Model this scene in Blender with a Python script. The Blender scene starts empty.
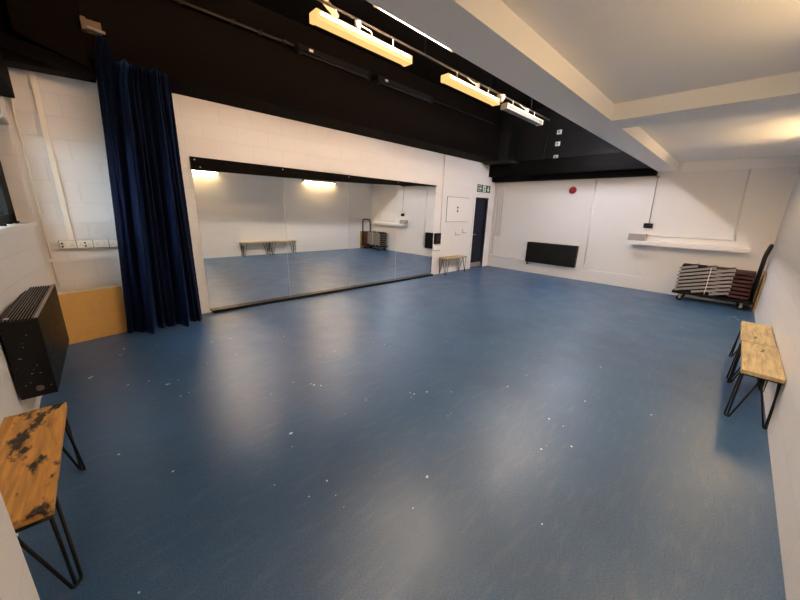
import bpy, bmesh, math, random
from mathutils import Vector, Matrix
random.seed(7)
S = bpy.context.scene
COL = S.collection

# ------------------------------------------------------------------ camera
CAM = Vector((0.3467, 0.4736, 1.6))
cd = bpy.data.cameras.new('camera'); cam = bpy.data.objects.new('camera', cd); COL.objects.link(cam)
r_ = Vector((0.71914959, -0.69416339, 0.03100092)); u_ = Vector((0.1629826, 0.21188331, 0.96360891)); f_ = Vector((0.6754706, 0.68792634, -0.26551235))
M4 = Matrix.Identity(4)
for i in range(3):
    M4[i][0], M4[i][1], M4[i][2], M4[i][3] = r_[i], u_[i], -f_[i], CAM[i]
cam.matrix_world = M4
cd.sensor_width = 36; cd.lens = 323.19 / 800 * 36; cd.clip_start = 0.02
S.camera = cam

# ------------------------------------------------------------------ world, exposure
w = bpy.data.worlds.new('world'); S.world = w; w.use_nodes = True
wt = w.node_tree; tcw = wt.nodes.new('ShaderNodeTexCoord'); sxw = wt.nodes.new('ShaderNodeSeparateXYZ'); rw = wt.nodes.new('ShaderNodeValToRGB')
wt.links.new(tcw.outputs['Generated'], sxw.inputs[0]); wt.links.new(sxw.outputs[2], rw.inputs[0])
rw.color_ramp.elements[0].position = 0.0; rw.color_ramp.elements[0].color = (0.05, 0.055, 0.05, 1)
rw.color_ramp.elements[1].position = 0.06; rw.color_ramp.elements[1].color = (0.80, 0.91, 1.0, 1)
wt.links.new(rw.outputs[0], wt.nodes['Background'].inputs[0])
wt.nodes['Background'].inputs[1].default_value = 7.0
S.view_settings.view_transform = 'Standard'; S.view_settings.look = 'None'
S.view_settings.gamma = 1; S.view_settings.use_curve_mapping = False
S.view_settings.exposure = 1.55
S.cycles.max_bounces = 12; S.cycles.diffuse_bounces = 6; S.cycles.glossy_bounces = 6
S.cycles.sample_clamp_indirect = 6
WARM = (1.0, 0.56, 0.25); AMBER = (1.0, 0.68, 0.34); PALE = (1.0, 0.84, 0.74)
E_SIDE, E_HID, E_WALL = 46.0, 40.0, 36.0        # strengths of the hanging, the far-row and the wall battens

# room constants
L, W = 9.53, 5.89           # x of the far wall, y of the mirror wall
ZC, ZB, ZV = 2.748, 2.59, 4.3
BY0, BY1 = 1.677, 1.992
SK = 0.105                  # the window wall runs slightly out of square

# ------------------------------------------------------------------ materials
def mat(name, col, rough=0.6, metal=0.0, spec=0.5, bump=0.0, bscale=40, var=0.0, vscale=3, emis=None, estr=0, sheen=0):
    m = bpy.data.materials.new(name); m.use_nodes = True
    nt = m.node_tree; b = nt.nodes['Principled BSDF']
    b.inputs['Base Color'].default_value = (*col, 1); b.inputs['Roughness'].default_value = rough
    b.inputs['Metallic'].default_value = metal; b.inputs['Specular IOR Level'].default_value = spec
    if sheen:
        b.inputs['Sheen Weight'].default_value = sheen; b.inputs['Sheen Roughness'].default_value = 0.4
    if emis:
        b.inputs['Emission Color'].default_value = (*emis, 1); b.inputs['Emission Strength'].default_value = estr
    tc = nt.nodes.new('ShaderNodeTexCoord')
    if var:
        n = nt.nodes.new('ShaderNodeTexNoise'); n.inputs['Scale'].default_value = vscale; n.inputs['Detail'].default_value = 5
        nt.links.new(tc.outputs['Object'], n.inputs['Vector'])
        mx = nt.nodes.new('ShaderNodeMixRGB'); mx.inputs[1].default_value = (*[c * (1 - var) for c in col], 1)
        mx.inputs[2].default_value = (*[min(1, c * (1 + var)) for c in col], 1)
        nt.links.new(n.outputs['Fac'], mx.inputs[0]); nt.links.new(mx.outputs[0], b.inputs['Base Color'])
    if bump:
        n2 = nt.nodes.new('ShaderNodeTexNoise'); n2.inputs['Scale'].default_value = bscale; n2.inputs['Detail'].default_value = 4
        nt.links.new(tc.outputs['Object'], n2.inputs['Vector'])
        bp = nt.nodes.new('ShaderNodeBump'); bp.inputs['Strength'].default_value = bump; bp.inputs['Distance'].default_value = 0.01
        nt.links.new(n2.outputs['Fac'], bp.inputs['Height']); nt.links.new(bp.outputs[0], b.inputs['Normal'])
    return m

def block_mat(name, col, rough, strength=0.35, line=0.935):
    """painted concrete blockwork: faint joints in colour and relief"""
    m = mat(name, col, rough); nt = m.node_tree; b = nt.nodes['Principled BSDF']
    g = nt.nodes.new('ShaderNodeNewGeometry'); sx = nt.nodes.new('ShaderNodeSeparateXYZ'); nt.links.new(g.outputs['Position'], sx.inputs[0])
    ad = nt.nodes.new('ShaderNodeMath'); nt.links.new(sx.outputs[0], ad.inputs[0]); nt.links.new(sx.outputs[1], ad.inputs[1])
    cb = nt.nodes.new('ShaderNodeCombineXYZ'); nt.links.new(ad.outputs[0], cb.inputs[0]); nt.links.new(sx.outputs[2], cb.inputs[1])
    br = nt.nodes.new('ShaderNodeTexBrick'); br.inputs['Scale'].default_value = 1.0
    br.inputs['Brick Width'].default_value = 0.45; br.inputs['Row Height'].default_value = 0.225
    br.inputs['Mortar Size'].default_value = 0.006; br.inputs['Mortar Smooth'].default_value = 0.6
    br.inputs['Color1'].default_value = (*col, 1); br.inputs['Color2'].default_value = (*[c * 0.985 for c in col], 1)
    br.inputs['Mortar'].default_value = (*[c * line for c in col], 1)
    nt.links.new(cb.outputs[0], br.inputs['Vector']); nt.links.new(br.outputs['Color'], b.inputs['Base Color'])
    n = nt.nodes.new('ShaderNodeTexNoise'); n.inputs['Scale'].default_value = 60; nt.links.new(g.outputs['Position'], n.inputs['Vector'])
    mu = nt.nodes.new('ShaderNodeMath'); mu.operation = 'MULTIPLY_ADD'; mu.inputs[1].default_value = -1.0
    nt.links.new(br.outputs['Fac'], mu.inputs[0]); 
    m2 = nt.nodes.new('ShaderNodeMath'); m2.operation = 'MULTIPLY'; m2.inputs[1].default_value = 0.25
    nt.links.new(n.outputs['Fac'], m2.inputs[0]); nt.links.new(m2.outputs[0], mu.inputs[2])
    bp = nt.nodes.new('ShaderNodeBump'); bp.inputs['Strength'].default_value = strength; bp.inputs['Distance'].default_value = 0.006
    nt.links.new(mu.outputs[0], bp.inputs['Height']); nt.links.new(bp.outputs[0], b.inputs['Normal'])
    return m

def floor_mat():
    col = (0.036, 0.102, 0.225)
    m = mat('blue vinyl floor', col, 0.34, spec=0.8); nt = m.node_tree; b = nt.nodes['Principled BSDF']
    g = nt.nodes.new('ShaderNodeNewGeometry')
    def noise(s, d=4):
        n = nt.nodes.new('ShaderNodeTexNoise'); n.inputs['Scale'].default_value = s; n.inputs['Detail'].default_value = d
        nt.links.new(g.outputs['Position'], n.inputs['Vector']); return n
    def ramp(src, p0, c0, p1, c1):
        r = nt.nodes.new('ShaderNodeValToRGB'); r.color_ramp.elements[0].position = p0; r.color_ramp.elements[0].color = c0
        r.color_ramp.elements[1].position = p1; r.color_ramp.elements[1].color = c1; nt.links.new(src, r.inputs[0]); return r
    a = noise(120, 6)
    r1 = ramp(a.outputs['Fac'], 0.3, (col[0]*.6, col[1]*.6, col[2]*.62, 1), 0.7, (col[0]*1.45, col[1]*1.42, col[2]*1.36, 1))
    # pale scuffs: stretched noise
    mp = nt.nodes.new('ShaderNodeMapping'); mp.inputs['Scale'].default_value = (2.2, 9, 1); mp.inputs['Rotation'].default_value = (0, 0, 0.6)
    nt.links.new(g.outputs['Position'], mp.inputs['Vector'])
    sc = nt.nodes.new('ShaderNodeTexNoise'); sc.inputs['Scale'].default_value = 2.5; sc.inputs['Detail'].default_value = 8; nt.links.new(mp.outputs[0], sc.inputs['Vector'])
    rs = ramp(sc.outputs['Fac'], 0.52, (0, 0, 0, 1), 0.85, (0.42, 0.42, 0.42, 1))
    mx = nt.nodes.new('ShaderNodeMixRGB'); mx.inputs[2].default_value = (0.16, 0.20, 0.27, 1)
    nt.links.new(rs.outputs[0], mx.inputs[0]); nt.links.new(r1.outputs[0], mx.inputs[1])
    lg = noise(0.9, 7); rl = ramp(lg.outputs['Fac'], 0.35, (0.78, 0.78, 0.80, 1), 0.68, (1.12, 1.12, 1.10, 1))
    mg = nt.nodes.new('ShaderNodeMixRGB'); mg.blend_type = 'MULTIPLY'; mg.inputs[0].default_value = 1.0
    nt.links.new(mx.outputs[0], mg.inputs[1]); nt.links.new(rl.outputs[0], mg.inputs[2]); mx = mg
    # tiny dark nicks
    dk = noise(160, 2); rd = ramp(dk.outputs['Fac'], 0.76, (0, 0, 0, 1), 0.80, (0.4, 0.4, 0.4, 1))
    m3 = nt.nodes.new('ShaderNodeMixRGB'); m3.inputs[2].default_value = (0.015, 0.02, 0.03, 1)
    nt.links.new(rd.outputs[0], m3.inputs[0]); nt.links.new(mx.outputs[0], m3.inputs[1])
    nt.links.new(m3.outputs[0], b.inputs['Base Color'])
    rr = noise(3, 5); r2 = ramp(rr.outputs['Fac'], 0.3, (0.35, 0.35, 0.35, 1), 0.7, (0.45, 0.45, 0.45, 1)); nt.links.new(r2.outputs[0], b.inputs['Roughness'])
    bn = noise(140, 3); bp = nt.nodes.new('ShaderNodeBump'); bp.inputs['Strength'].default_value = 0.05; bp.inputs['Distance'].default_value = 0.004
    nt.links.new(bn.outputs['Fac'], bp.inputs['Height']); nt.links.new(bp.outputs[0], b.inputs['Normal'])
    return m

def plank_mat(name, col, dark, stain=0.62, grain_axis=(3, 28, 28), stain_scale=5.0, offset=0.0):
    """worn board: long grain, cracks and dark scorched patches"""
    m = mat(name, col, 0.55); nt = m.node_tree; b = nt.nodes['Principled BSDF']
    tc = nt.nodes.new('ShaderNodeTexCoord')
    mp = nt.nodes.new('ShaderNodeMapping'); mp.inputs['Scale'].default_value = grain_axis; mp.inputs['Location'].default_value = (offset, offset, 0)
    nt.links.new(tc.outputs['Object'], mp.inputs['Vector'])
    n = nt.nodes.new('ShaderNodeTexNoise'); n.inputs['Scale'].default_value = 1.6; n.inputs['Detail'].default_value = 8; n.inputs['Distortion'].default_value = 0.6
    nt.links.new(mp.outputs[0], n.inputs['Vector'])
    r = nt.nodes.new('ShaderNodeValToRGB'); r.color_ramp.elements[0].position = 0.28; r.color_ramp.elements[0].color = (*[c * 0.5 for c in col], 1)
    r.color_ramp.elements[1].position = 0.62; r.color_ramp.elements[1].color = (*col, 1); nt.links.new(n.outputs['Fac'], r.inputs[0])
    mp2 = nt.nodes.new('ShaderNodeMapping'); mp2.inputs['Scale'].default_value = (1, 2.2, 2); mp2.inputs['Location'].default_value = (offset * 1.7, offset, 0)
    nt.links.new(tc.outputs['Object'], mp2.inputs['Vector'])
    s = nt.nodes.new('ShaderNodeTexNoise'); s.inputs['Scale'].default_value = stain_scale; s.inputs['Detail'].default_value = 6; s.inputs['Roughness'].default_value = 0.65
    nt.links.new(mp2.outputs[0], s.inputs['Vector'])
    rs = nt.nodes.new('ShaderNodeValToRGB'); rs.color_ramp.elements[0].position = stain; rs.color_ramp.elements[1].position = stain + 0.05
    nt.links.new(s.outputs['Fac'], rs.inputs[0])
    mx = nt.nodes.new('ShaderNodeMixRGB'); mx.inputs[2].default_value = (*dark, 1)
    nt.links.new(rs.outputs[0], mx.inputs[0]); nt.links.new(r.outputs[0], mx.inputs[1]); nt.links.new(mx.outputs[0], b.inputs['Base Color'])
    bp = nt.nodes.new('ShaderNodeBump'); bp.inputs['Strength'].default_value = 0.3; bp.inputs['Distance'].default_value = 0.003
    nt.links.new(n.outputs['Fac'], bp.inputs['Height']); nt.links.new(bp.outputs[0], b.inputs['Normal'])
    return m

M = {}
M['block'] = block_mat('white painted blockwork', (0.80, 0.775, 0.755), 0.55)
M['plaster'] = mat('white painted plaster', (0.80, 0.775, 0.76), 0.6, bump=0.05, bscale=30)
M['ceil'] = mat('white ceiling paint', (0.88, 0.86, 0.84), 0.75, bump=0.08, bscale=50)
M['gloss'] = mat('white gloss paint', (0.82, 0.80, 0.775), 0.4)
M['black'] = mat('black painted board', (0.0028, 0.0021, 0.0018), 0.85, var=0.5, vscale=4, spec=0.12)
M['brownblack'] = mat('brown black painted board', (0.0045, 0.0025, 0.0014), 0.8, var=0.5, vscale=6, spec=0.12)
M['blackblock'] = block_mat('black painted blockwork', (0.0045, 0.0045, 0.0052), 0.6, 0.6, 0.6)
M['satin'] = mat('satin black metal', (0.004, 0.004, 0.0042), 0.45, spec=0.25, var=0.3, vscale=8)
M['heater'] = mat('scuffed black enamel', (0.0045, 0.0035, 0.003), 0.42, spec=0.25, var=0.4, vscale=9, bump=0.05)
M['greyblack'] = mat('dark grey plastic', (0.026, 0.024, 0.027), 0.55, spec=0.25)
M['mirror'] = mat('mirror glass', (0.90, 0.92, 0.91), 0.012, metal=1.0)
M['floor'] = floor_mat()
M['velvet'] = mat('navy velvet', (0.0012, 0.0038, 0.018), 0.8, spec=0.1, var=0.3, vscale=12, sheen=0.0)
vb = M['velvet'].node_tree.nodes['Principled BSDF']
vb.inputs['Sheen Weight'].default_value = 0.36; vb.inputs['Sheen Tint'].default_value = (0.06, 0.20, 0.62, 1); vb.inputs['Sheen Roughness'].default_value = 0.35
M['navy'] = mat('navy door paint', (0.0025, 0.0042, 0.016), 0.55, spec=0.25)
M['chrome'] = mat('dull steel tube', (0.36, 0.34, 0.325), 0.4, metal=0.3)
M['ivory'] = mat('ivory trunking plastic', (0.88, 0.83, 0.72), 0.35)
M['stripgrey'] = mat('light grey back box', (0.42, 0.40, 0.37), 0.5)
M['cream'] = mat('cream bounce light tint', (0.72, 0.62, 0.42), 0.5)
M['rim'] = mat('worn metal rim', (0.26, 0.22, 0.19), 0.45, metal=0.2)
M['fin'] = mat('dark grey fin', (0.24, 0.22, 0.20), 0.5, spec=0.3)
M['rail'] = mat('brown conduit', (0.045, 0.032, 0.024), 0.5)
M['maroon'] = mat('maroon seat fabric', (0.045, 0.009, 0.008), 0.75, bump=0.2, bscale=200)
M['oak'] = mat('oak veneer', (0.66, 0.37, 0.10), 0.45, var=0.10, vscale=14)
M['bench_burnt'] = plank_mat('scorched pine plank', (0.74, 0.37, 0.085), (0.022, 0.014, 0.010), 0.545, (2.2, 22, 22), 3.4, 3.1)
M['bench_pale'] = plank_mat('pale worn plank', (0.53, 0.41, 0.21), (0.12, 0.07, 0.035), 0.635, (2.5, 24, 24), 7.0, 1.0)
M['ply'] = mat('ochre plywood', (0.40, 0.24, 0.085), 0.6, var=0.2, vscale=10)
M['red'] = mat('red alarm plastic', (0.22, 0.006, 0.007), 0.4)
M['green'] = mat('exit sign green', (0.003, 0.055, 0.026), 0.4)
M['signwhite'] = mat('exit sign white', (0.75, 0.85, 0.78), 0.5)
M['whiteplastic'] = mat('white plastic', (0.80, 0.79, 0.77), 0.4)
M['greyplastic'] = mat('grey box plastic', (0.36, 0.33, 0.31), 0.5)
M['darkline'] = mat('dark joint', (0.06, 0.055, 0.05), 0.8)
M['brass'] = mat('tarnished steel', (0.20, 0.15, 0.11), 0.4, metal=0.6)
M['rubber'] = mat('black rubber', (0.004, 0.004, 0.004), 0.8, spec=0.2)
M['batten'] = mat('cream batten enamel', (0.45, 0.40, 0.32), 0.5)
M['tube_off'] = mat('unlit opal diffuser', (0.12, 0.135, 0.15), 0.5, spec=0.2)
M['fleck'] = mat('white paint fleck', (0.8, 0.8, 0.8), 0.7)
M['glass'] = mat('window glass', (0.9, 0.95, 0.95), 0.02)
gb = M['glass'].node_tree.nodes['Principled BSDF']; gb.inputs['Transmission Weight'].default_value = 1.0; gb.inputs['IOR'].default_value = 1.02
def glow(name, col, s): return mat(name, (0.07, 0.06, 0.045), 0.6, spec=0.1, emis=col, estr=s)
M['lit_side'] = glow('lit side diffuser', WARM, E_SIDE)
M['lit_base'] = glow('lit base diffuser', (1.0, 0.53, 0.17), 0.42)
M['lit_hidden'] = glow('lit warm white diffuser', (1.0, 0.80, 0.64), E_HID)
M['lit_cool'] = glow('lit cool white diffuser', (0.90, 0.90, 1.0), E_HID * 0.85)
M['lit_wall'] = glow('lit amber diffuser', AMBER, E_WALL)
M['lit_front'] = glow('lit amber front', (1.0, 0.62, 0.28), 0.55)

# ------------------------------------------------------------------ mesh helpers
def obj(name, bm, m, parent=None, smooth=False):
    me = bpy.data.meshes.new(name); bmesh.ops.recalc_face_normals(bm, faces=bm.faces); bm.to_mesh(me); bm.free()
    if smooth:
        for p in me.polygons: p.use_smooth = True
    me.materials.append(M[m] if isinstance(m, str) else m)
    o = bpy.data.objects.new(name, me); COL.objects.link(o)
    if parent: o.parent = parent
    return o

def bx(bm, x0, x1, y0, y1, z0, z1, bev=0.0):
    t = bmesh.new()
    bmesh.ops.create_cube(t, size=1)
    for v in t.verts: v.co = Vector(((x0 + x1) / 2 + v.co.x * (x1 - x0), (y0 + y1) / 2 + v.co.y * (y1 - y0), (z0 + z1) / 2 + v.co.z * (z1 - z0)))
    if bev: bmesh.ops.bevel(t, geom=list(t.edges), offset=bev, segments=2, profile=0.7, affect='EDGES')
    merge(bm, t); return bm

def merge(bm, t):
    me = bpy.data.meshes.new('tmp'); t.to_mesh(me); t.free(); bm.from_mesh(me); bpy.data.meshes.remove(me)

def box(name, x0, x1, y0, y1, z0, z1, m, parent=None, bev=0.0):
    return obj(name, bx(bmesh.new(), x0, x1, y0, y1, z0, z1, bev), m, parent)

def prism(bm, pts, axis, a, b):
    """extrude a polygon; pts in the two other axes (order x,y,z without axis)"""
    def P(p, t):
        q = list(p); q.insert(axis, t); return Vector(q)
    lo = [bm.verts.new(P(p, a)) for p in pts]; hi = [bm.verts.new(P(p, b)) for p in pts]
    bm.faces.new(lo); bm.faces.new(list(reversed(hi)))
    for i in range(len(pts)):
        j = (i + 1) % len(pts); bm.faces.new((lo[j], lo[i], hi[i], hi[j]))
    return bm

def tube(bm, pts, r, n=10, closed=False):
    pts = [Vector(p) for p in pts]; rings = []
    N = len(pts); prev = None
    for i, p in enumerate(pts):
        if closed: t = (pts[(i + 1) % N] - pts[i - 1]).normalized()
        else: t = (pts[min(i + 1, N - 1)] - pts[max(i - 1, 0)]).normalized()
        if prev is None:
            a = Vector((0, 0, 1)) if abs(t.z) < 0.9 else Vector((1, 0, 0)); nrm = (a - t * a.dot(t)).normalized()
        else: nrm = (prev - t * prev.dot(t)).normalized()
        prev = nrm; bi = t.cross(nrm)
        rings.append([bm.verts.new(p + (nrm * math.cos(2 * math.pi * k / n) + bi * math.sin(2 * math.pi * k / n)) * r) for k in range(n)])
    rng = range(N) if closed else range(N - 1)
    for i in rng:
        A, B = rings[i], rings[(i + 1) % N]
        for k in range(n): bm.faces.new((A[k], A[(k + 1) % n], B[(k + 1) % n], B[k]))
    if not closed:
        bm.faces.new(list(reversed(rings[0]))); bm.faces.new(rings[-1])
    return bm

def rounded(pts, r, n=5):
    """round the inner corners of a polyline"""
    pts = [Vector(p) for p in pts]; out = [pts[0]]
    for a, b, c in zip(pts, pts[1:], pts[2:]):
        d1 = (a - b).normalized(); d2 = (c - b).normalized(); q = min(r, (a - b).length * .45, (c - b).length * .45)
        p0 = b + d1 * q; p1 = b + d2 * q
        for k in range(n + 1):
            t = k / n; out.append(p0 * (1 - t) ** 2 + b * 2 * t * (1 - t) + p1 * t * t)
    out.append(pts[-1]); return out

def cyl(bm, c, axis, r, h, n=24, r2=None):
    t = bmesh.new(); bmesh.ops.create_cone(t, cap_ends=True, segments=n, radius1=r, radius2=r if r2 is None else r2, depth=h)
    d = Vector(axis).normalized(); q = Vector((0, 0, 1)).rotation_difference(d)
    for v in t.verts: v.co = q @ v.co + Vector(c)
    merge(bm, t); return bm

def tag(o, label, cat, group=None):
    o['label'] = label; o['category'] = cat
    if group: o['group'] = group
    return o
def thing(name, label, cat, loc=(0, 0, 0), rz=0, group=None):
    o = bpy.data.objects.new(name, None); o.empty_display_size = 0.1; COL.objects.link(o)
    o.location = loc; o.rotation_euler = (0, 0, rz); return tag(o, label, cat, group)
def struct(o): o['kind'] = 'structure'; return o
def dup(root, loc, rz, label):
    r = root.copy(); COL.objects.link(r); r.location = loc; r.rotation_euler = (0, 0, rz); r['label'] = label
    for ch in list(root.children):
        c = ch.copy(); COL.objects.link(c); c.parent = r
        for g in ch.children:
            d = g.copy(); COL.objects.link(d); d.parent = c
    return r
def xl(y): return -min(SK * (W - y), 0.175)        # x of the window wall at y

# ================================================================== SETTING
struct(box('floor', -0.9, L + 0.3, -0.3, W + 0.3, -0.1, 0, 'floor'))

DX0, DX1, DZ = 8.527, 9.206, 2.045
b = bmesh.new()
bx(b, -0.35, DX0, W, W + 0.25, 0, 2.965); bx(b, DX1, L + 0.2, W, W + 0.25, 0, 2.965); bx(b, DX0, DX1, W, W + 0.25, DZ, 2.965)
struct(obj('wall_back', b, 'block'))
struct(box('wall_right', -0.9, L + 0.2, -0.2, -0.008, 0, ZC, 'block'))
b = bmesh.new(); bx(b, L, L + 0.2, 0, W, 0, 2.6); bx(b, L, L + 0.2, 0, BY1, 2.6, ZC)
struct(obj('wall_far', b, 'plaster'))

# window wall, out of square: plan outline follows xl(y); window opening y 4.55..5.85, z 1.36..2.55
WY0, WY1, WZ0, WZ1 = 4.3, 5.80, 1.36, 2.50
b = bmesh.new()
def lw(y0, y1, z0, z1): prism(b, [(xl(y0), y0), (xl(y1), y1), (xl(y1) - 0.3, y1), (xl(y0) - 0.3, y0)], 2, z0, z1)
lw(-0.2, 4.223, 0, 2.86); lw(4.223, WY0, 0, 2.86); lw(WY0, WY1, 0, WZ0); lw(WY0, WY1, WZ1, 2.86); lw(WY1, W + 0.1, 0, 2.86)
struct(obj('wall_left', b, 'block'))
# wall nib beside the camera
struct(box('wall_near', -0.75, 0.035, -0.2, 1.90, 0, ZC, 'block'))
b = bmesh.new(); prism(b, [(-0.175, 1.9), (-0.175, 4.223), (0, W), (0.03, W), (-0.12, 4.223), (-0.12, 1.9)], 2, 0, 0.085)
struct(obj('baseboard_left', b, 'gloss'))

# black upper walls and roof of the open void
struct(box('trim_1', -0.9, L + 0.2, W, W + 0.25, 2.965, ZV, 'black')).name = 'wall_upper_back'
b = bmesh.new(); bx(b, L, L + 0.2, BY1, W, 2.6, ZV)
struct(obj('wall_upper_far', b, 'blackblock'))
b = bmesh.new(); prism(b, [(-0.205, -.2), (-0.205, 4.223), (-0.03, W), (-0.9, W), (-0.9, -.2)], 2, 2.86, ZV)
struct(obj('wall_upper_left', b, 'black'))
struct(box('ceiling_void', -0.9, L + 0.2, BY1 - 0.3, W + 0.25, ZV, ZV + 0.1, 'black'))
# white lower ceiling with its downstand beams
struct(box('ceiling', -0.9, L + 0.2, -0.2, BY1 - 0.02, ZC, ZC + 0.1, 'ceil'))
struct(box('trim_1', -0.9, L, BY0, BY1, ZB, ZV, 'ceil'))                  # long beam at the edge of the void
struct(box('trim_2', 4.579, 5.012, 0, BY0, ZB, ZC, 'ceil'))               # cross beam
struct(box('trim_3', L - 0.02, L, 0, 1.60, 2.56, ZC, 'ceil'))             # band along the top of the far wall

# black fascia above the mirrors: sloping underside, ledge on top
b = bmesh.new()
prism(b, [(5.62, 3.055), (W, 2.962), (W, ZV), (5.80, ZV), (5.80, 3.86), (5.62, 3.84)], 0, 0.70, L - 0.43)
struct(obj('trim_4', b, 'brownblack'))
b = bmesh.new(); prism(b, [(0.20, 3.12), (0.70, 2.95), (0.70, ZV), (0.17, ZV)], 1, 5.63, W); struct(obj('trim_5', b, 'brownblack'))
b = bmesh.new(); prism(b, [(-0.35, 3.22), (0.72, 2.87), (0.72, 2.83), (-0.35, 3.04)], 1, 5.55, 5.66)
prism(b, [(-0.35, 3.15), (0.74, 2.99), (0.74, 2.885), (-0.35, 2.845)], 1, 5.66, W)
struct(obj('trim_6', b, 'black'))
# black boxed beam above the far wall, in two steps
b = bmesh.new(); bx(b, 9.10, L, BY1, W, 2.63, 2.93); bx(b, 9.30, L, BY1, W, 2.505, 2.63); bx(b, 9.34, L, BY1, W, 2.93, 3.02)
struct(obj('trim_7', b, 'black'))
# low plinth ledge on the far wall
struct(box('baseboard_far', L - 0.018, L, 0.0, W - 0.02, 0, 0.30, 'plaster', bev=0.004))

# window: black frame, glass, sill
wx = -0.14
b = bmesh.new()
for z0, z1 in ((WZ0 + 0.03, WZ0 + 0.10), (WZ1 - 0.06, WZ1), (1.95, 2.0)): bx(b, wx - 0.04, wx + 0.02, WY0, WY1, z0, z1)
for y0, y1 in ((WY0, WY0 + 0.06), (5.0, 5.05), (WY1 - 0.42, WY1)): bx(b, wx - 0.04, wx + 0.02, y0, y1, WZ0, WZ1)
wf = struct(obj('window_1', b, 'rubber'))
box('pane', wx - 0.012, wx - 0.006, WY0, WY1, WZ0, WZ1, 'glass', wf)
b = bmesh.new(); prism(b, [(xl(WY0 - .05) + 0.03, WY0 - .05), (xl(5.87) + 0.022, 5.87), (-0.30, 5.87), (-0.30, WY0 - .05)], 2, WZ0 - 0.035, WZ0 + 0.002)
struct(obj('trim_8', b, 'gloss'))                                         # window sill
# door in the mirror wall
d = struct(box('door_1', DX0, DX1, W + 0.05, W + 0.09, 0.0, DZ, 'navy'))
box('kick_plate', DX0 + 0.03, DX1 - 0.03, W + 0.042, W + 0.05, 0.02, 0.16, 'greyplastic', d)
b = bmesh.new(); tube(b, [(DX0 + 0.08, W + 0.05, 1.0), (DX0 + 0.08, W + 0.012, 1.0), (DX0 + 0.2, W + 0.012, 1.0)], 0.01); obj('handle', b, 'chrome', d)
b = bmesh.new()
bx(b, DX0 - 0.06, DX0, W - 0.015, W + 0.2, 0, DZ + 0.06); bx(b, DX1, DX1 + 0.09, W - 0.015, W + 0.2, 0, DZ + 0.06); bx(b, DX0, DX1, W - 0.015, W + 0.2, DZ, DZ + 0.06)
struct(obj('trim_9', b, 'gloss'))                                         # door frame
struct(box('trim_10', 1.60, 6.76, W - 0.085, W - 0.002, 0, 0.045, 'satin'))  # black foot rail under the mirrors

# ================================================================== THINGS
# --- mirror panes
MX0, MD, MZ0, MZ1 = 1.575, 1.2984, 0.034, 2.216
lab = ['floor-length mirror pane at the curtain end of the mirror row', 'second mirror pane from the curtain, between two seams',
       'third mirror pane from the curtain, second from the black wall box', 'last mirror pane at the door end, beside the black wall box']
for k in range(4):
    o = box('wall_mirror', MX0 + k * MD + 0.003, MX0 + (k + 1) * MD - 0.003, W - 0.008, W - 0.001, MZ0, MZ1, 'mirror')
    tag(o, lab[k], 'mirror', 'mirror panes on the wall')
# dark tapering batten along the head of the mirrors
b = bmesh.new()
prism(b, [(MX0 - 0.005, MZ1 + 0.01), (MX0 - 0.005, MZ1 - 0.155), (MX0 + MD, MZ1 - 0.145), (MX0 + 2 * MD, MZ1 - 0.12), (MX0 + 3 * MD, MZ1 - 0.08), (MX0 + 4 * MD, MZ1 - 0.015), (MX0 + 4 * MD, MZ1 + 0.01)], 1, W - 0.030, W - 0.009)
pel = tag(obj('mirror_pelmet', b, 'black'), 'black tapering pelmet board along the top of the mirror row', 'pelmet')
b = bmesh.new()
for x, z in ((1.62, 2.19), (1.68, 2.10), (2.87, 2.19), (4.17, 2.19), (5.47, 2.19)):
    b = bmesh.new(); cyl(b, (x, W - 0.0315, z), (0, 1, 0), 0.010, 0.004, 10); obj('screw', b, 'chrome', pel)

# --- curtain
cur = thing('curtain', 'long navy velvet curtain bunched in folds beside the mirrors', 'curtain', (1.0, 5.5, 0))
b = bmesh.new(); NS, NT = 220, 44; grid = []
FOLDS = [(0.03, .030, .05), (0.10, .022, .05), (0.17, .032, .07), (0.30, .062, .22), (0.42, .030, .09), (0.50, .028, .07), (0.60, .034, .09), (0.74, .055, .21), (0.84, .028, .07), (0.93, .032, .08)]
for i in range(NS + 1):
    s = i / NS; colv = []
    ztop = 3.27 if s < 0.13 else (3.27 - (s - 0.13) / 0.05 * 0.20 if s < 0.18 else 3.07)
    for j in range(NT + 1):
        t = j / NT
        xa = 0.748 - 0.185 * (1 - t) ** 1.2; xb = 1.400
        if t > 0.93: xa += 0.05 * (t - 0.93) / 0.07
        x = xa + (xb - xa) * s
        d = 0.0; tw = 0.0
        for n, (c, wd, am) in enumerate(FOLDS):
            cc = c + 0.028 * math.sin(2.3 * t + n * 1.7) * (1 - 0.5 * t); ww = wd * (1.12 - 0.45 * t)
            g = math.exp(-((s - cc) / ww) ** 2); d += am * (0.72 + 0.45 * (1 - t)) * g
            tw += 0.012 * g * math.sin(3 * t + n)
        hi = 0.010 * math.sin(2 * math.pi * (17 * s + 0.6 * math.sin(4 * t))) * (0.35 + 0.65 * t)
        y = 5.585 + 0.030 * s * (1 - t) - 1.0 * d + hi
        y = max(5.30, min(y, 5.612 - 0.008 * math.sin(40 * s)))
        colv.append(b.verts.new((x + tw - 1.0, y - 5.5, 0.012 + (ztop - 0.012) * t)))
    grid.append(colv)
for i in range(NS):
    for j in range(NT): b.faces.new((grid[i][j], grid[i + 1][j], grid[i + 1][j + 1], grid[i][j + 1]))
o = obj('drape', b, 'velvet', cur, True); md = o.modifiers.new('solid', 'SOLIDIFY'); md.thickness = 0.006; md.offset = 0
br = thing('curtain_bracket', 'small metal curtain rail bracket on the black fascia above the curtain', 'bracket', (0.79, 5.62, 3.28))
b = bmesh.new(); bx(b, -0.10, 0.06, -0.02, 0.0, 0.0, 0.12); bx(b, -0.10, -0.06, -0.09, -0.02, 0.0, 0.11); obj('plate', b, 'brass', br)
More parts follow.
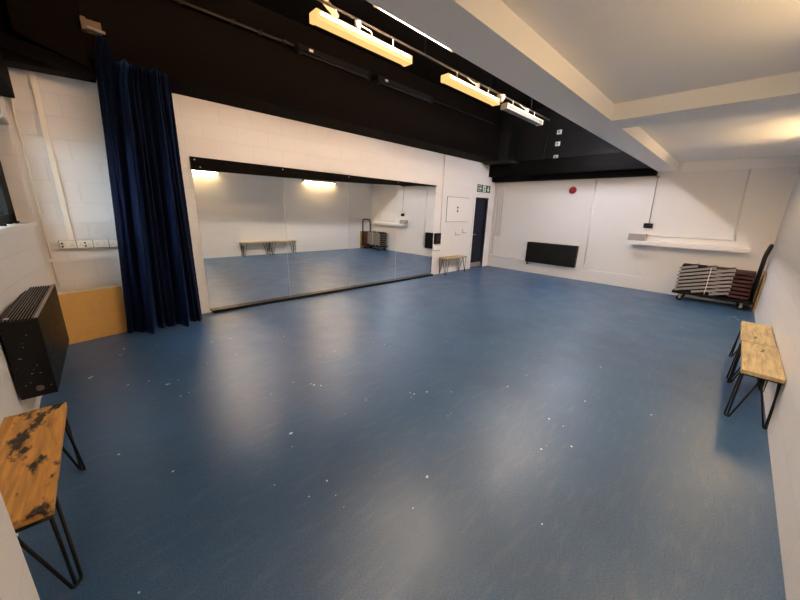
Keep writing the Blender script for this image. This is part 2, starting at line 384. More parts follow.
b = bmesh.new(); tube(b, [(-0.07, -0.07, 0.03), (0.08, -0.07, 0.02)], 0.014); obj('rail_end', b, 'chrome', br)

# --- storage heater on the window wall
hz = math.atan(0.040)
ht = thing('storage_heater', 'scuffed black wall heater with finned top under the window', 'heater', (-0.160, 3.815, 0.20), -hz)
HL, HD, HH = 1.28, 0.186, 0.595
b = bmesh.new()
bx(b, 0, HD, 0, HL, 0, HH - 0.10, 0.004); bx(b, 0, 0.014, 0, HL, HH - 0.102, HH); bx(b, HD - 0.014, HD, 0, HL, HH - 0.102, HH - 0.004); bx(b, 0.014, HD - 0.014, 0, 0.008, HH - 0.102, HH - 0.012); bx(b, 0.014, HD - 0.014, HL - 0.008, HL, HH - 0.102, HH - 0.012)
obj('casing', b, 'heater', ht)
obj('front_rim', bx(bmesh.new(), HD - 0.020, HD + 0.001, -0.001, HL, HH - 0.004, HH + 0.002), 'rim', ht)
for k in range(9):
    x = 0.022 + k * 0.0165
    fn = obj('fin', bx(bmesh.new(), x, x + 0.005, 0.006, HL - 0.006, HH - 0.10, HH - 0.004), 'rubber', ht)
    obj('worn_edge', bx(bmesh.new(), x, x + 0.005, 0.006, HL - 0.006, HH - 0.004, HH - 0.0025), 'fin', fn)
b = bmesh.new(); cyl(b, (0.105, -0.003, 0.065), (0, 1, 0), 0.021, 0.008, 28); obj('thermostat_dial', b, 'brass', ht)
b = bmesh.new(); bx(b, 0.02, 0.045, 0.05, 0.075, HH - 0.002, HH + 0.003); obj('sticker', b, 'whiteplastic', ht)
b = bmesh.new()
for k in range(32):
    if k < 14: p = (random.uniform(0.02, HD - 0.02), -0.0005, random.uniform(0.05, 0.5)); q = (random.uniform(0.001, 0.005), 0.001, random.uniform(0.001, 0.003))
    else: p = (HD + 0.0003, random.uniform(0.05, HL - 0.1), random.uniform(0.1, 0.55)); q = (0.001, random.uniform(0.003, 0.008), random.uniform(0.002, 0.006))
    bx(b, p[0] - q[0], p[0] + q[0], p[1] - q[1], p[1] + q[1], p[2] - q[2], p[2] + q[2])
o = obj('chipped_paint', b, 'greyplastic', ht); o['kind'] = 'stuff'

# --- oak faced box in the corner
ob = thing('storage_box', 'low oak veneer box in the corner left of the curtain', 'box', (0.042, 5.56, 0), math.radians(11.5))
bx_ = bmesh.new(); bx(bx_, 0.0, 0.548, 0, 0.018, 0.0, 0.588, 0.002); obj('front_panel', bx_, 'oak', ob)
b = bmesh.new(); bx(b, 0.548, 0.566, 0.0, 0.19, 0, 0.588, 0.002); obj('side_panel', b, 'oak', ob)
b = bmesh.new(); bx(b, 0.0, 0.016, 0.018, 0.19, 0, 0.58); obj('side_panel', b, 'oak', ob)
b = bmesh.new(); bx(b, 0.016, 0.548, 0.018, 0.19, 0.566, 0.584); obj('top_panel', b, 'cream', ob)  # top coloured cream for the warm light bounced above the box

# --- benches on hairpin legs
BL, BW, BH, BT = 0.93, 0.24, 0.455, 0.034
def hairpin(sx, sy):
    """two rods meeting in a tight bend at the foot"""
    b = bmesh.new(); r = 0.0068
    cx, cy = sx * (BL / 2 - 0.075), sy * (BW / 2 - 0.03)
    foot = Vector((sx * (BL / 2 - 0.045), sy * (BW / 2 - 0.006), r))
    for dx, dy in ((1, 1),):
        a = Vector((cx + sx * 0.055, cy - sy * 0.095, BH - BT)); c = Vector((cx - sx * 0.085, cy + sy * 0.015, BH - BT))
        mid = Vector((cx + sx * 0.045, cy + sy * 0.012, BH - BT))
        u = (a - c).normalized() * 0.021
        tube(b, rounded([a, foot + u, foot - u, c], 0.014, 5), r, 8)
        tube(b, [mid, foot + Vector((0, 0, 0.012)) + u * 0.4], r, 8)
    bx(b, min(cx - .09, cx + .09), max(cx - .09, cx + .09), min(cy + sy * .02, cy - sy * .10), max(cy + sy * .02, cy - sy * .10), BH - BT - 0.004, BH - BT)
    return b
def bench(label, matname, loc, rz):
    t = thing('bench', label, 'bench', loc, rz, 'hairpin leg benches')
    b = bmesh.new(); bx(b, -BL / 2, BL / 2, -BW / 2, BW / 2, BH - BT, BH, 0.006)
    obj('seat', b, matname, t)
    for sx in (1, -1):
        for sy in (1, -1): obj('leg', hairpin(sx, sy), 'satin', t, True)
    return t
bench('bench with dark scorched patches on its plank, by the left wall', 'bench_burnt', (-0.012, 2.565, 0), math.pi / 2 - math.atan(0.03))
b1 = bench('near bench of the pair against the right wall', 'bench_pale', (4.468, 0.116, 0), 0)
dup(b1, (5.412, 0.124, 0), math.pi, 'far bench of the pair against the right wall, nearer the trolley')
dup(b1, (7.48, 5.735, 0), math.pi, 'short bench under the white hatch, left of the dark doorway')

# --- flat trolley with folded chairs
TX0, TX1, TY0, TY1, TZ = 8.98, 9.44, 0.045, 1.215, 0.185
tr = thing('trolley', 'black flatbed trolley with upright handle in the far right corner', 'trolley', ((TX0 + TX1) / 2, (TY0 + TY1) / 2, 0))
cx_, cy_ = (TX0 + TX1) / 2, (TY0 + TY1) / 2; hx, hy = (TX1 - TX0) / 2, (TY1 - TY0) / 2
o = obj('platform', bx(bmesh.new(), -hx, hx, -hy, hy, TZ - 0.045, TZ, 0.012), 'rubber', tr)
b = bmesh.new(); y0 = -hy + 0.03
tube(b, rounded([(-hx + 0.03, y0, TZ - 0.02), (-hx + 0.03, y0, 1.02), (-hx + 0.05, y0 - 0.035, 1.215), (hx - 0.05, y0 - 0.035, 1.215), (hx - 0.03, y0, 1.02), (hx - 0.03, y0, TZ - 0.02)], 0.09, 6), 0.022, 12)
obj('handle', b, 'satin', tr, True)
for sx in (-1, 1):
    for sy in (-1, 1):
        x, y = sx * (hx - 0.06), sy * (hy - 0.14)
        b = bmesh.new(); bx(b, x - 0.03, x + 0.03, y - 0.035, y + 0.035, 0.125, 0.14); bx(b, x - 0.028, x - 0.022, y - 0.02, y + 0.02, 0.045, 0.13); bx(b, x + 0.022, x + 0.028, y - 0.02, y + 0.02, 0.045, 0.13)
        c = obj('caster', b, 'chrome', tr)
        b = bmesh.new(); cyl(b, (x, y, 0.055), (1, 0, 0), 0.055, 0.036, 24); obj('wheel', b, 'rubber', c)
NC, PITCH, CL, CW = 7, 0.0745, 1.07, 0.40
chair_z0 = TZ + 0.012
order = ['lowest folded chair, lying on the trolley platform', 'second folded chair up from the trolley platform', 'third folded chair up from the trolley platform', 'middle folded chair of the stack of seven on the trolley',
         'third folded chair down from the top of the trolley stack', 'second folded chair down, just under the top one on the trolley', 'topmost folded chair of the trolley stack, maroon seat showing']
ch0 = thing('folded_chair', order[0], 'chair', (cx_, cy_ + 0.025, chair_z0), 0, 'folded chairs stacked on the trolley')
def slat(bm, x, ya, za, yb, zb, w=0.012, h=0.020):
    d = Vector((0, yb - ya, zb - za)).normalized(); n = Vector((0, -d.z, d.y))
    A, B = Vector((x, ya, za)), Vector((x, yb, zb)); X = Vector((w, 0, 0)); Hh = n * h / 2
    vs = [bm.verts.new(p) for p in (A - X - Hh, A + X - Hh, A + X + Hh, A - X + Hh, B - X - Hh, B + X - Hh, B + X + Hh, B - X + Hh)]
    for f in ((0, 1, 2, 3), (7, 6, 5, 4), (0, 4, 5, 1), (1, 5, 6, 2), (2, 6, 7, 3), (3, 7, 4, 0)): bm.faces.new([vs[i] for i in f])
b = bmesh.new(); hl = CL / 2; SEAT0 = -hl + 0.27; NTH = 3; tl = (hl - SEAT0) / NTH
for sx in (-1, 1):
    X = sx * (CW / 2 - 0.012)
    for k in range(NTH): slat(b, X, hl - k * tl, 0.012, hl - (k + 1) * tl, 0.012 + PITCH, 0.011, 0.042)
for y, z in ((hl - .012, 0.02), (0.1, 0.05), (SEAT0, 0.05)): tube(b, [(-CW / 2 + .02, y, z), (CW / 2 - .02, y, z)], 0.010, 10)
obj('frame', b, 'chrome', ch0)
for sx in (-1, 1): obj('strap', bx(bmesh.new(), sx * (CW / 2 + .001) - .004, sx * (CW / 2 + .001) + .004, 0.062, 0.074, 0.0, PITCH), 'whiteplastic', ch0)
b = bmesh.new(); bx(b, -CW / 2, CW / 2, -hl, SEAT0 - 0.002, 0.016, 0.066, 0.008); bx(b, -CW / 2 + .035, CW / 2 - .035, SEAT0 - 0.01, 0.13, 0.066, 0.084, 0.006)
obj('seat', b, 'maroon', ch0)
obj('shade_infill', bx(bmesh.new(), -CW / 2 + .03, CW / 2 - .03, 0.14, hl - 0.03, 0.03, 0.085, 0.008), 'rubber', ch0)  # black infill added behind the slats, standing in for shade in the gaps
for k in range(1, NC): dup(ch0, (cx_ + random.uniform(-.004, .004), cy_ + 0.025 + random.uniform(-.004, .004), chair_z0 + k * PITCH), 0, order[k])
o = box('plywood_board', 8.92, 9.50, 0.004, 0.018, 0.0, 0.72, 'ply'); tag(o, 'ochre plywood board standing in the corner behind the trolley', 'board')

# --- far wall fittings
rd = thing('radiator', 'black flat panel heater on the far wall', 'radiator', (L, 3.95, 0))
b = bmesh.new(); bx(b, -0.14, -0.03, -0.665, 0.665, 0.315, 0.872, 0.008); obj('panel', b, 'heater', rd)
b = bmesh.new()
for k in range(22): bx(b, -0.128 + 0, -0.042, -0.64 + k * 0.058, -0.60 + k * 0.058, 0.868, 0.876)
obj('top_grille', b, 'satin', rd)
b = bmesh.new(); bx(b, -0.03, -0.001, -0.5, -0.46, 0.40, 0.8); obj('wall_bracket', b, 'satin', rd)
b = bmesh.new(); bx(b, -0.03, -0.001, 0.46, 0.5, 0.40, 0.8); obj('wall_bracket', b, 'satin', rd)
b = bmesh.new(); cyl(b, (-0.085, 0.62, 0.295), (0, 0, 1), 0.016, 0.05); cyl(b, (-0.085, 0.62, 0.262), (0, 0, 1), 0.024, 0.04); obj('valve', b, 'rubber', rd)
al = thing('fire_alarm', 'red round fire alarm sounder high on the far wall', 'alarm', (L, 3.665, 2.245))
b = bmesh.new(); cyl(b, (-0.02, 0, 0), (1, 0, 0), 0.085, 0.04, 32); obj('base', b, 'red', al)
b = bmesh.new(); cyl(b, (-0.065, 0, 0), (-1, 0, 0), 0.078, 0.05, 32, 0.055); cyl(b, (-0.095, 0, 0), (-1, 0, 0), 0.04, 0.012, 24); obj('horn', b, 'red', al)
def conduit(name, pts, r, m, label, cat='conduit', clips=(), clipname='clip'):
    p0 = Vector(pts[0]); t = thing(name, label, cat, p0)
    b = bmesh.new(); tube(b, [Vector(p) - p0 for p in pts], r, 10); obj('pipe', b, m, t, True)
    for c in clips:
        q = Vector(c) - p0; b = bmesh.new(); bx(b, q.x - .02, q.x + .02, q.y - .03, q.y + .03, q.z - .02, q.z + .02, .004); obj(clipname, b, m, t)
    return t
conduit('conduit', [(L - .014, 3.165, 2.50), (L - .014, 3.10, 0.34)], 0.014, 'gloss', 'thin white conduit down the far wall right of the radiator', clips=[(L - .014, 3.155, 2.2), (L - .014, 3.135, 1.5), (L - .014, 3.115, 0.95), (L - .02, 3.09, 0.36)])
conduit('conduit', [(L - .012, 1.975, 2.50), (L - .012, 1.945, 1.50)], 0.008, 'greyplastic', 'thin conduit dropping to the black socket on the far wall', clips=[(L - .02, 1.975, 2.49)])
conduit('conduit', [(L - .014, 0.60, 2.56), (L - .014, 0.545, 1.25)], 0.014, 'gloss', 'white conduit above the right end of the shelf', clips=[(L - .022, 0.545, 1.25)])
conduit('conduit', [(L - .014, 1.93, 1.250), (L - .014, 0.50, 1.240)], 0.013, 'gloss', 'white conduit running level above the wall shelf')
sk = thing('wall_socket', 'small black double socket above the grey box on the shelf', 'socket', (L, 1.95, 1.455))
obj('plate', bx(bmesh.new(), -0.035, 0, -0.085, 0.085, -0.05, 0.05, .006), 'satin', sk)
for q in (-.06, .02): obj('switch', bx(bmesh.new(), -0.042, -0.035, q, q + .04, -0.012, 0.012), 'greyblack', sk)
sh = thing('wall_shelf', 'narrow white shelf on the far wall above the trolley', 'shelf', (L, 1.235, 1.035))
obj('board', bx(bmesh.new(), -0.18, 0, -0.955, 0.955, 0.045, 0.085, .004), 'gloss', sh)
obj('front_lip', bx(bmesh.new(), -0.20, -0.18, -0.955, 0.955, 0.0, 0.085, .004), 'gloss', sh)
for yy in (-0.8, 0.0, 0.8): obj('support', bx(bmesh.new(), -0.15, 0, yy - .015, yy + .015, 0.01, 0.045), 'gloss', sh)
gx = thing('equipment_box', 'grey rectangular box on the left end of the wall shelf', 'box', (L - 0.08, 2.09, 1.12))
obj('case', bx(bmesh.new(), -0.07, 0.07, -0.165, 0.165, 0, 0.145, .006), 'greyplastic', gx)
b = bmesh.new(); cyl(b, (-0.073, 0.01, 0.07), (1, 0, 0), 0.012, 0.008); obj('lock', b, 'chrome', gx)
# white heating pipes by the far left corner
conduit('heating_pipe', rounded([(L - .035, 5.78, 0.42), (L - .035, 5.78, 2.36), (L - .035, 5.55, 2.36), (L - .035, 5.56, 0.95)], .05), 0.020, 'gloss', 'outer white looped heating pipe in the far left corner', 'pipe')
conduit('heating_pipe', rounded([(L - .030, 5.70, 0.95), (L - .030, 5.70, 2.26), (L - .030, 5.63, 2.26), (L - .030, 5.63, 0.95)], .03), 0.016, 'gloss', 'inner white looped heating pipe in the far left corner', 'pipe')
conduit('heating_pipe', rounded([(L - .05, 5.82, 0.345), (L - .05, 5.2, 0.345), (L - .05, 4.66, 0.345)], .05), 0.018, 'gloss', 'low white heating pipe running from the corner to the radiator', 'pipe')

# --- mirror wall fittings
hc = thing('wall_hatch', 'square white access hatch with two black keyholes on the wall', 'hatch', (7.735, W, 1.68))
obj('border', bx(bmesh.new(), -0.49, 0.49, -0.008, 0, -0.318, 0.318), 'darkline', hc)
obj('panel', bx(bmesh.new(), -0.482, 0.482, -0.014, -0.006, -0.310, 0.310, .002), 'gloss', hc)
for q in (.055, -.035): obj('keyhole', cyl(bmesh.new(), (-0.03, -0.016, q), (0, 1, 0), 0.026, 0.01), 'rubber', hc)
es = thing('exit_sign', 'green and white emergency exit sign above the dark doorway', 'sign', (8.905, W, 2.29))
obj('plate', bx(bmesh.new(), -0.335, 0.335, -0.012, 0, -0.10, 0.10, .003), 'green', es)
def sign_box(bm, x0, x1, z0, z1): bx(bm, x0, x1, -0.015, -0.012, z0, z1)
b = bmesh.new()
# door outline with arrow
sign_box(b, -0.30, -0.13, -0.075, -0.06); sign_box(b, -0.30, -0.13, 0.06, 0.075); sign_box(b, -0.30, -0.28, -0.075, 0.075); sign_box(b, -0.29, -0.16, -0.012, 0.012)
prism(b, [(-0.19, 0.045), (-0.12, 0.0), (-0.19, -0.045)], 1, -0.015, -0.012)
obj('left_pictogram', b, 'signwhite', es)
b = bmesh.new(); sign_box(b, -0.06, 0.09, -0.085, 0.085); obj('door_pictogram', b, 'signwhite', es)
def rod(bm, a, c, r):
    a, c = Vector((a[0], 0, a[1])), Vector((c[0], 0, c[1])); d = (c - a).normalized(); n = Vector((-d.z, 0, d.x)) * r
    prism(bm, [((p).x, (p).z) for p in (a + n, a - n, c - n, c + n)], 1, -0.0175, -0.0148)
b = bmesh.new(); cyl(b, (0.03, -0.016, 0.055), (0, 1, 0), 0.016, 0.003, 16)
for a, c, r in (((0.025, 0.035), (0.0, -0.015), 0.014), ((0.0, -0.01), (0.035, -0.04), 0.008), ((0.035, -0.04), (0.025, -0.078), 0.007), ((0.0, -0.015), (-0.02, -0.05), 0.008), ((-0.02, -0.05), (-0.05, -0.055), 0.007), ((0.025, 0.03), (0.06, 0.01), 0.006), ((0.02, 0.03), (-0.02, 0.02), 0.006)): rod(b, a, c, r)
obj('running_figure', b, 'green', es)
b = bmesh.new(); sign_box(b, 0.205, 0.235, -0.02, 0.075); prism(b, [(0.15, -0.005), (0.29, -0.005), (0.22, -0.08)], 1, -0.015, -0.012); obj('arrow', b, 'signwhite', es)
cb = thing('control_box', 'black wall box with grey face right of the mirrors', 'control panel', (6.915, W, 0.945))
obj('case', bx(bmesh.new(), -0.115, 0.115, -0.05, 0, -0.135, 0.135, .006), 'satin', cb)
obj('screen', bx(bmesh.new(), -0.06, 0.07, -0.054, -0.048, -0.09, 0.09), 'greyblack', cb)
def socket(name, label, x0, x1, z0, z1, gangs, cat='socket'):
    t = thing(name, label, cat, ((x0 + x1) / 2, W, (z0 + z1) / 2)); hw, hh = (x1 - x0) / 2, (z1 - z0) / 2
    obj('plate', bx(bmesh.new(), -hw, hw, -0.02, 0, -hh, hh, .004), 'whiteplastic', t)
    obj('lower_edge', bx(bmesh.new(), -hw, hw, -0.016, 0, -hh - 0.012, -hh), 'darkline', t)
    for k in range(gangs):
        cx = -hw + (k + .5) * 2 * hw / gangs
        b = bmesh.new(); bx(b, cx - .012, cx + .012, -0.026, -0.02, -.015, .015, .002); obj('switch', b, 'whiteplastic', t)
    return t
socket('wall_socket', 'white double socket under the hatch, left of the higher one', 7.70, 7.90, 1.02, 1.11, 2)
socket('light_switch', 'white switch plate closest to the doorway, under the hatch', 8.02, 8.19, 1.07, 1.18, 2, 'switch')
socket('wall_socket', 'white double socket just below the black wall box', 6.80, 7.06, 0.64, 0.74, 2)
conduit('trunking', [(7.03, W - .012, 2.95), (7.045, W - .012, 0.80)], 0.014, 'gloss', 'white trunking down the wall just right of the mirrors', 'trunking')
st = thing('socket_strip', 'long row of white sockets on the wall left of the curtain', 'socket', (0.42, W, 1.105))
obj('box', bx(bmesh.new(), -0.28, 0.30, -0.045, 0, -0.05, 0.05, .004), 'stripgrey', st)
for k in range(4):
    x = -0.205 + k * 0.142
    pl = obj('socket_plate', bx(bmesh.new(), x - .066, x + .066, -0.052, -0.045, -0.043, 0.046, .003), 'ivory', st)
    for dx in (-.034, .034):
        for px, pz in ((0, .006), (-.011, -.012), (.011, -.012)): obj('pin_hole', bx(bmesh.new(), x + dx + px - .0025, x + dx + px + .0025, -0.0535, -0.052, pz - .004, pz + .004), 'rubber', pl)
for x in (-0.262, -0.07):
    for q in (.015, -.02): obj('black_plug', cyl(bmesh.new(), (x + .01, -0.057, q), (0, 1, 0), 0.010, 0.012, 12), 'rubber', st)
b = thing('trunking', 'white vertical trunking above the socket row', 'trunking', (0.25, W, 1.155))
obj('cover', bx(bmesh.new(), -0.024, 0.024, -0.030, 0, 0, 1.70, .003), 'ivory', b)
obj('collar', bx(bmesh.new(), -0.029, 0.029, -0.034, 0, 0.42, 0.45, .003), 'ivory', b)
b = thing('pipe', 'thin white pipe down the corner between window and mirror wall', 'pipe', (0.055, W - 0.022, 0.62))
t_ = bmesh.new(); tube(t_, [(0, 0, 0), (0, 0, 2.22)], 0.010, 10); obj('tube', t_, 'ivory', b, True)
t_ = bmesh.new(); bx(t_, -.03, .03, -.015, .02, .30, .335); obj('clip', t_, 'gloss', b)

# --- window things
bc = thing('blind_cassette', 'black blind cassette at the head of the window', 'blind', (0.0, 5.62, 2.57))
obj('case', bx(bmesh.new(), -0.02, 0.09, -0.9, 0.22, 0.0, 0.27, .01), 'black', bc)
obj('end_cap', bx(bmesh.new(), -0.015, 0.085, 0.22, 0.23, 0.01, 0.26), 'satin', bc)
wb = thing('window_handle_box', 'beige box on the window head below the blind cassette', 'box', (-0.03, 5.62, 2.30))
obj('case', bx(bmesh.new(), -0.04, 0.035, -0.3, 0.14, 0.0, 0.16, .006), 'batten', wb)
obj('lid', bx(bmesh.new(), 0.035, 0.042, -0.28, 0.12, 0.02, 0.14, .003), 'gloss', wb)
b = bmesh.new()
pts = [(-0.12 + 0.035 * math.cos(a * 0.9) , 5.45 + 0.10 * math.sin(a) * (1 + .1 * math.sin(3 * a)), WZ0 + 0.010 + 0.004 * (a % 3) ) for a in [k * 0.3 for k in range(50)]]
tube(b, pts, 0.006, 6); tag(obj('cable', b, 'rubber', None, True), 'small coil of black cable on the window sill', 'cable')

# --- lights
def hanging_batten(label, x0, x1, y, z, lit, group='battens hanging in the black void'):
    t = thing('batten_light', label, 'light', ((x0 + x1) / 2, y, z), 0, group); h = (x1 - x0) / 2
    side = {'warm': 'lit_side', 'off': 'tube_off', 'hid': 'lit_hidden', 'cool': 'lit_cool'}[lit]
    base = {'warm': 'lit_base', 'off': 'tube_off', 'hid': 'lit_hidden', 'cool': 'lit_cool'}[lit]
    obj('spine', bx(bmesh.new(), -h, h, -0.040, 0.040, 0.055, 0.085, .003), 'batten', t)
    b = bmesh.new(); prism(b, [(-0.052, 0.0), (0.052, 0.0), (0.060, 0.040), (-0.060, 0.040)], 0, -h + .02, h - .02); obj('base_diffuser', b, base, t)
    b = bmesh.new()
    for s in (-1, 1): prism(b, [(s * 0.060, 0.040), (s * 0.054, 0.058), (s * 0.046, 0.058), (s * 0.052, 0.040)], 0, -h + .02, h - .02)
    obj('side_diffuser', b, side, t)
    for s in (-1, 1): obj('end_cap', bx(bmesh.new(), s * h - .022, s * h + .022, -0.061, 0.061, -0.003, 0.075, .004), 'batten' if lit == 'off' else 'lit_base', t)
    b = bmesh.new()
    for s in (-.62, .62): b = bmesh.new(); tube(b, [(s * h, 0, 0.085), (s * h, 0, 0.168)], 0.007, 8); obj('suspension_rod', b, 'gloss', t)
    b = bmesh.new(); tube(b, rounded([(-0.25 * h, 0, 0.165), (-0.2 * h, -.03, 0.13), (0.05 * h, -.05, 0.11), (0.1 * h, 0, 0.085)], .05), 0.006, 8); obj('flex', b, 'gloss', t)
    return t
HZ, HY = 3.20, 3.50
hanging_batten('added out-of-view hanging batten light over the window end, nearest the curtain', 0.20, 1.36, HY, HZ, 'warm')  # lamp added out of view to brighten the left wall and corner
hanging_batten('lit hanging batten light nearest the camera', 2.15, 3.31, HY, HZ, 'warm')
hanging_batten('lit hanging batten light between the near lit one and the unlit one', 3.98, 5.20, HY - 0.02, HZ, 'warm')
hanging_batten('unlit grey hanging batten light farthest from the camera', 5.46, 6.73, HY - 0.03, HZ, 'off')
hanging_batten('lit batten light peeping past the edge of the white beam', 2.42, 3.45, 2.93, 3.2325, 'hid', 'battens behind the white beam')
hanging_batten('middle lit batten light hidden behind the white beam', 5.40, 6.65, 2.86, 3.265, 'hid', 'battens behind the white beam')
hanging_batten('cool white batten light behind the white beam near the far wall', 7.85, 9.0, 2.86, 3.265, 'cool', 'battens behind the white beam')
RZ = HZ + 0.18
rl = thing('lighting_conduit', 'white conduit rail carrying the hanging batten lights', 'conduit', (1.0, HY, RZ))
b = bmesh.new(); tube(b, [(-0.95, 0, 0), (6.2, 0, 0)], 0.011, 10); obj('pipe', b, 'rail', rl, True)
b = bmesh.new(); tube(b, [(-0.6, 0.06, 0.03), (6.0, 0.06, 0.03)], 0.008, 10); obj('cable', b, 'rail', rl, True)
for x in (1.3, 2.6, 4.05, 5.4, 6.6):
    b = bmesh.new(); tube(b, [(x, 0, 0), (x, 0, ZV - RZ)], 0.006, 8); obj('hanger', b, 'satin', rl)
rl2 = thing('lighting_conduit', 'conduit rail behind the white beam for the far row of battens', 'conduit', (1.0, 2.88, 3.47))
b = bmesh.new(); tube(b, [(0.3, 0, 0), (8.4, 0, 0)], 0.014, 10); obj('pipe', b, 'gloss', rl2, True)
for x in (1.5, 4.5, 7.5):
    b = bmesh.new(); tube(b, [(x, 0, 0), (x, 0, ZV - 3.47)], 0.006, 8); obj('hanger', b, 'satin', rl2)
for x, lbl in ((2.62, 'small white junction box above the nearest lit batten'), (4.72, 'small white junction box above the second lit batten'), (6.25, 'small white junction box above the unlit batten')):
    j = thing('junction_box', lbl, 'junction box', (x, HY, RZ - 0.055), 0, 'junction boxes on the lighting conduit')
    b = bmesh.new(); cyl(b, (0, 0, 0.02), (0, 0, 1), 0.032, 0.04, 20); obj('case', b, 'whiteplastic', j, True)
    b = bmesh.new(); cyl(b, (0, 0, -0.008), (0, 0, 1), 0.024, 0.02, 20); obj('cap', b, 'gloss', j)
sd = thing('smoke_detector', 'round white detector between the second lit batten and the unlit one', 'detector', (5.33, HY - 0.02, RZ - 0.085))
b = bmesh.new(); cyl(b, (0, 0, 0.04), (0, 0, 1), 0.065, 0.05, 24); obj('base', b, 'whiteplastic', sd)
b = bmesh.new(); cyl(b, (0, 0, 0.0), (0, 0, 1), 0.040, 0.045, 24, 0.06); obj('head', b, 'whiteplastic', sd)
ob2 = conduit('conduit', [(2.30, 3.95, 3.80), (2.50, 3.68, 3.42)], 0.03, 'batten', 'short thick cream conduit slanting down behind the nearest batten')

def wall_batten(label, x0, x1):
    t = thing('wall_batten_light', label, 'light', ((x0 + x1) / 2, 0, 2.50), 0, 'batten lights on the right wall'); h = (x1 - x0) / 2
    obj('spine', bx(bmesh.new(), -h, h, 0.0, 0.075, 0.032, 0.105, .003), 'batten', t)
    b = bmesh.new(); bx(b, -h + .02, h - .02, 0.012, 0.080, 0.008, 0.032, .006); obj('diffuser', b, 'lit_wall', t)
    obj('reflector', bx(bmesh.new(), -h, h, 0.075, 0.082, 0.032, 0.11), 'batten', t)
    for s in (-1, 1): obj('end_cap', bx(bmesh.new(), s * h - .02, s * h + .02, 0, 0.084, 0.004, 0.11, .003), 'batten', t)
    return t
wall_batten('glowing batten light high on the right wall, above the camera end', 2.27, 3.57)
wall_batten('glowing batten light high on the right wall, above the pair of benches', 6.37, 7.67)

# --- unlit black fixtures along the fascia
def strip(label, x0, x1):
    t = thing('stage_light_bar', label, 'light', ((x0 + x1) / 2, 5.56, 3.83), 0, 'unlit light bars on the fascia'); h = (x1 - x0) / 2
    obj('housing', bx(bmesh.new(), -h, h, -0.05, 0.055, 0.0, 0.075, .006), 'satin', t)
    b = bmesh.new(); tube(b, [(-h + .04, -0.045, -0.03), (h - .04, -0.045, -0.03)], 0.016, 12); obj('tube', b, 'greyblack', t, True)
    for s in (-1, 1): obj('lamp_holder', bx(bmesh.new(), s * (h - .03) - .02, s * (h - .03) + .02, -0.065, 0.0, -0.055, 0.06, .004), 'satin', t)
    obj('sticker', bx(bmesh.new(), -h + .18, -h + .25, -0.052, -0.05, 0.02, 0.055), 'whiteplastic', t)
    return t
strip('unlit black light bar on the fascia, the one nearer the curtain', 3.05, 4.40)
strip('unlit black light bar on the fascia, the one farther from the curtain', 4.56, 6.05)
conduit('conduit', [(1.2, 5.60, 3.885), (3.04, 5.60, 3.885)], 0.016, 'rail', 'dark conduit along the fascia above the curtain', clips=[(1.62, 5.60, 3.885), (2.2, 5.60, 3.885), (2.55, 5.60, 3.885), (2.9, 5.60, 3.885)])
conduit('conduit', [(6.1, 5.60, 3.885), (8.6, 5.60, 3.885)], 0.014, 'satin', 'dark conduit along the fascia beyond the light bars')

# --- black corner platform with a speaker
pf = thing('corner_platform', 'black ledge high in the far left corner', 'shelf', (9.11, 5.55, 2.93))
obj('board', bx(bmesh.new(), -0.38, 0.40, -0.43, 0.33, 0.0, 0.075, .004), 'greyblack', pf)
obj('bearer', bx(bmesh.new(), -0.02, 0.03, -0.43, 0.33, -0.07, 0.0), 'black', pf)
sp = thing('loudspeaker', 'dark grey loudspeaker on the black corner ledge', 'speaker', (9.22, 5.56, 3.006))
obj('cabinet', bx(bmesh.new(), -0.16, 0.25, -0.24, 0.24, 0, 0.80, .01), 'satin', sp)
obj('grille', bx(bmesh.new(), -0.172, -0.158, -0.225, 0.225, 0.015, 0.785, .004), 'greyblack', sp)
for z, lbl in ((3.66, 'topmost of three small white boxes on the black far wall'), (3.385, 'middle of three small white boxes on the black far wall'), (3.07, 'lowest of three small white boxes on the black far wall')):
    t = thing('switch_box', lbl, 'box', (L, 4.22, z), 0, 'white boxes on the black far wall')
    obj('case', bx(bmesh.new(), -0.035, 0, -0.055, 0.055, -0.05, 0.05, .006), 'whiteplastic', t)
    obj('button', bx(bmesh.new(), -0.045, -0.035, -0.02, 0.02, -0.02, 0.02, .003), 'greyplastic', t)
conduit('conduit', [(L - .02, 4.50, ZV - .02), (L - .02, 4.52, 3.4), (L - .02, 4.56, 2.98)], 0.013, 'greyblack', 'dark conduit down the black far wall left of the small boxes')
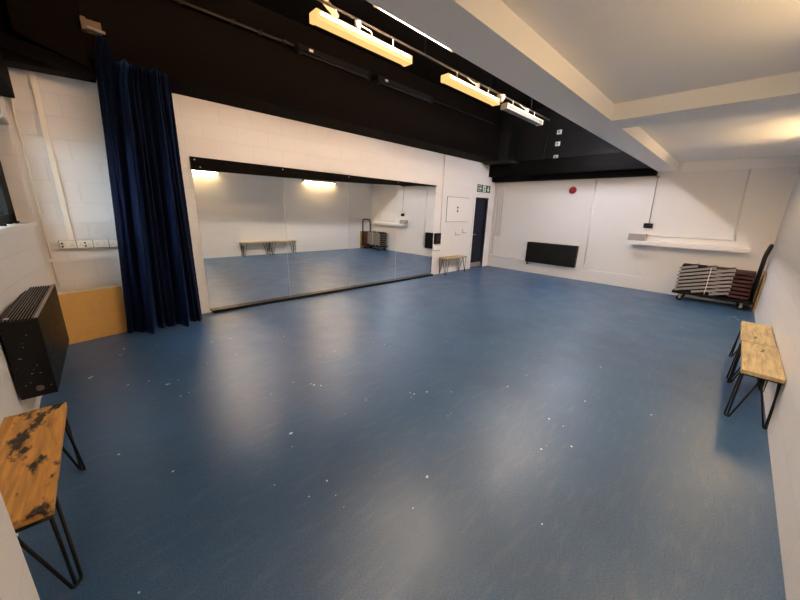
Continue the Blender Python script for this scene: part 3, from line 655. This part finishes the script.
conduit('conduit', [(L - .02, 2.55, 3.6), (L - .02, 2.60, 2.98)], 0.012, 'greyblack', 'dark conduit down the black far wall close to the white beam')
conduit('conduit', [(L - .02, 3.45, 3.4), (L - .02, 3.47, 2.98)], 0.010, 'greyblack', 'short dark conduit on the black far wall right of the small boxes')

# --- paint flecks scattered on the floor
b = bmesh.new()
def fleck(x, y, r):
    n = random.randint(4, 6); a0 = random.random() * 6
    lo = [b.verts.new((x + r * random.uniform(.6, 1.2) * math.cos(a0 + k * 2 * math.pi / n), y + r * random.uniform(.5, 1.1) * math.sin(a0 + k * 2 * math.pi / n), 0.0005)) for k in range(n)]
    hi = [b.verts.new(v.co + Vector((0, 0, 0.0012))) for v in lo]
    b.faces.new(hi); b.faces.new(list(reversed(lo)))
    for k in range(n): b.faces.new((lo[k], lo[(k + 1) % n], hi[(k + 1) % n], hi[k]))
for k in range(150):
    x = random.uniform(0.25, 8.8); y = random.uniform(0.5, 5.6)
    fleck(x, y, random.choice((0.003, 0.005, 0.006, 0.009)))
FLECKS = [(1.686, 2.953, 0.012), (1.729, 2.901, 0.008), (1.674, 2.987, 0.008), (1.214, 2.454, 0.014), (1.655, 1.514, 0.012), (2.399, 2.17, 0.013), (2.284, 2.226, 0.01), (2.269, 2.262, 0.007), (1.178, 1.904, 0.009), (1.875, 0.884, 0.006), (8.302, 0.233, 0.03), (8.241, 0.281, 0.02), (8.136, 0.194, 0.02), (8.111, 0.316, 0.015), (0.184, 4.422, 0.018), (0.198, 4.447, 0.01), (0.48, 5.034, 0.016), (0.433, 4.868, 0.012), (0.427, 4.045, 0.01), (0.686, 3.832, 0.02), (0.701, 3.831, 0.012), (0.576, 4.01, 0.007), (0.777, 3.861, 0.009), (2.568, 2.023, 0.006), (2.255, 1.815, 0.006), (1.897, 2.436, 0.006)]
for x, y, r in FLECKS: fleck(x, y, r)
o = obj('paint_flecks', b, 'fleck'); tag(o, 'tiny white paint flecks scattered over the blue floor', 'debris'); o['kind'] = 'stuff'
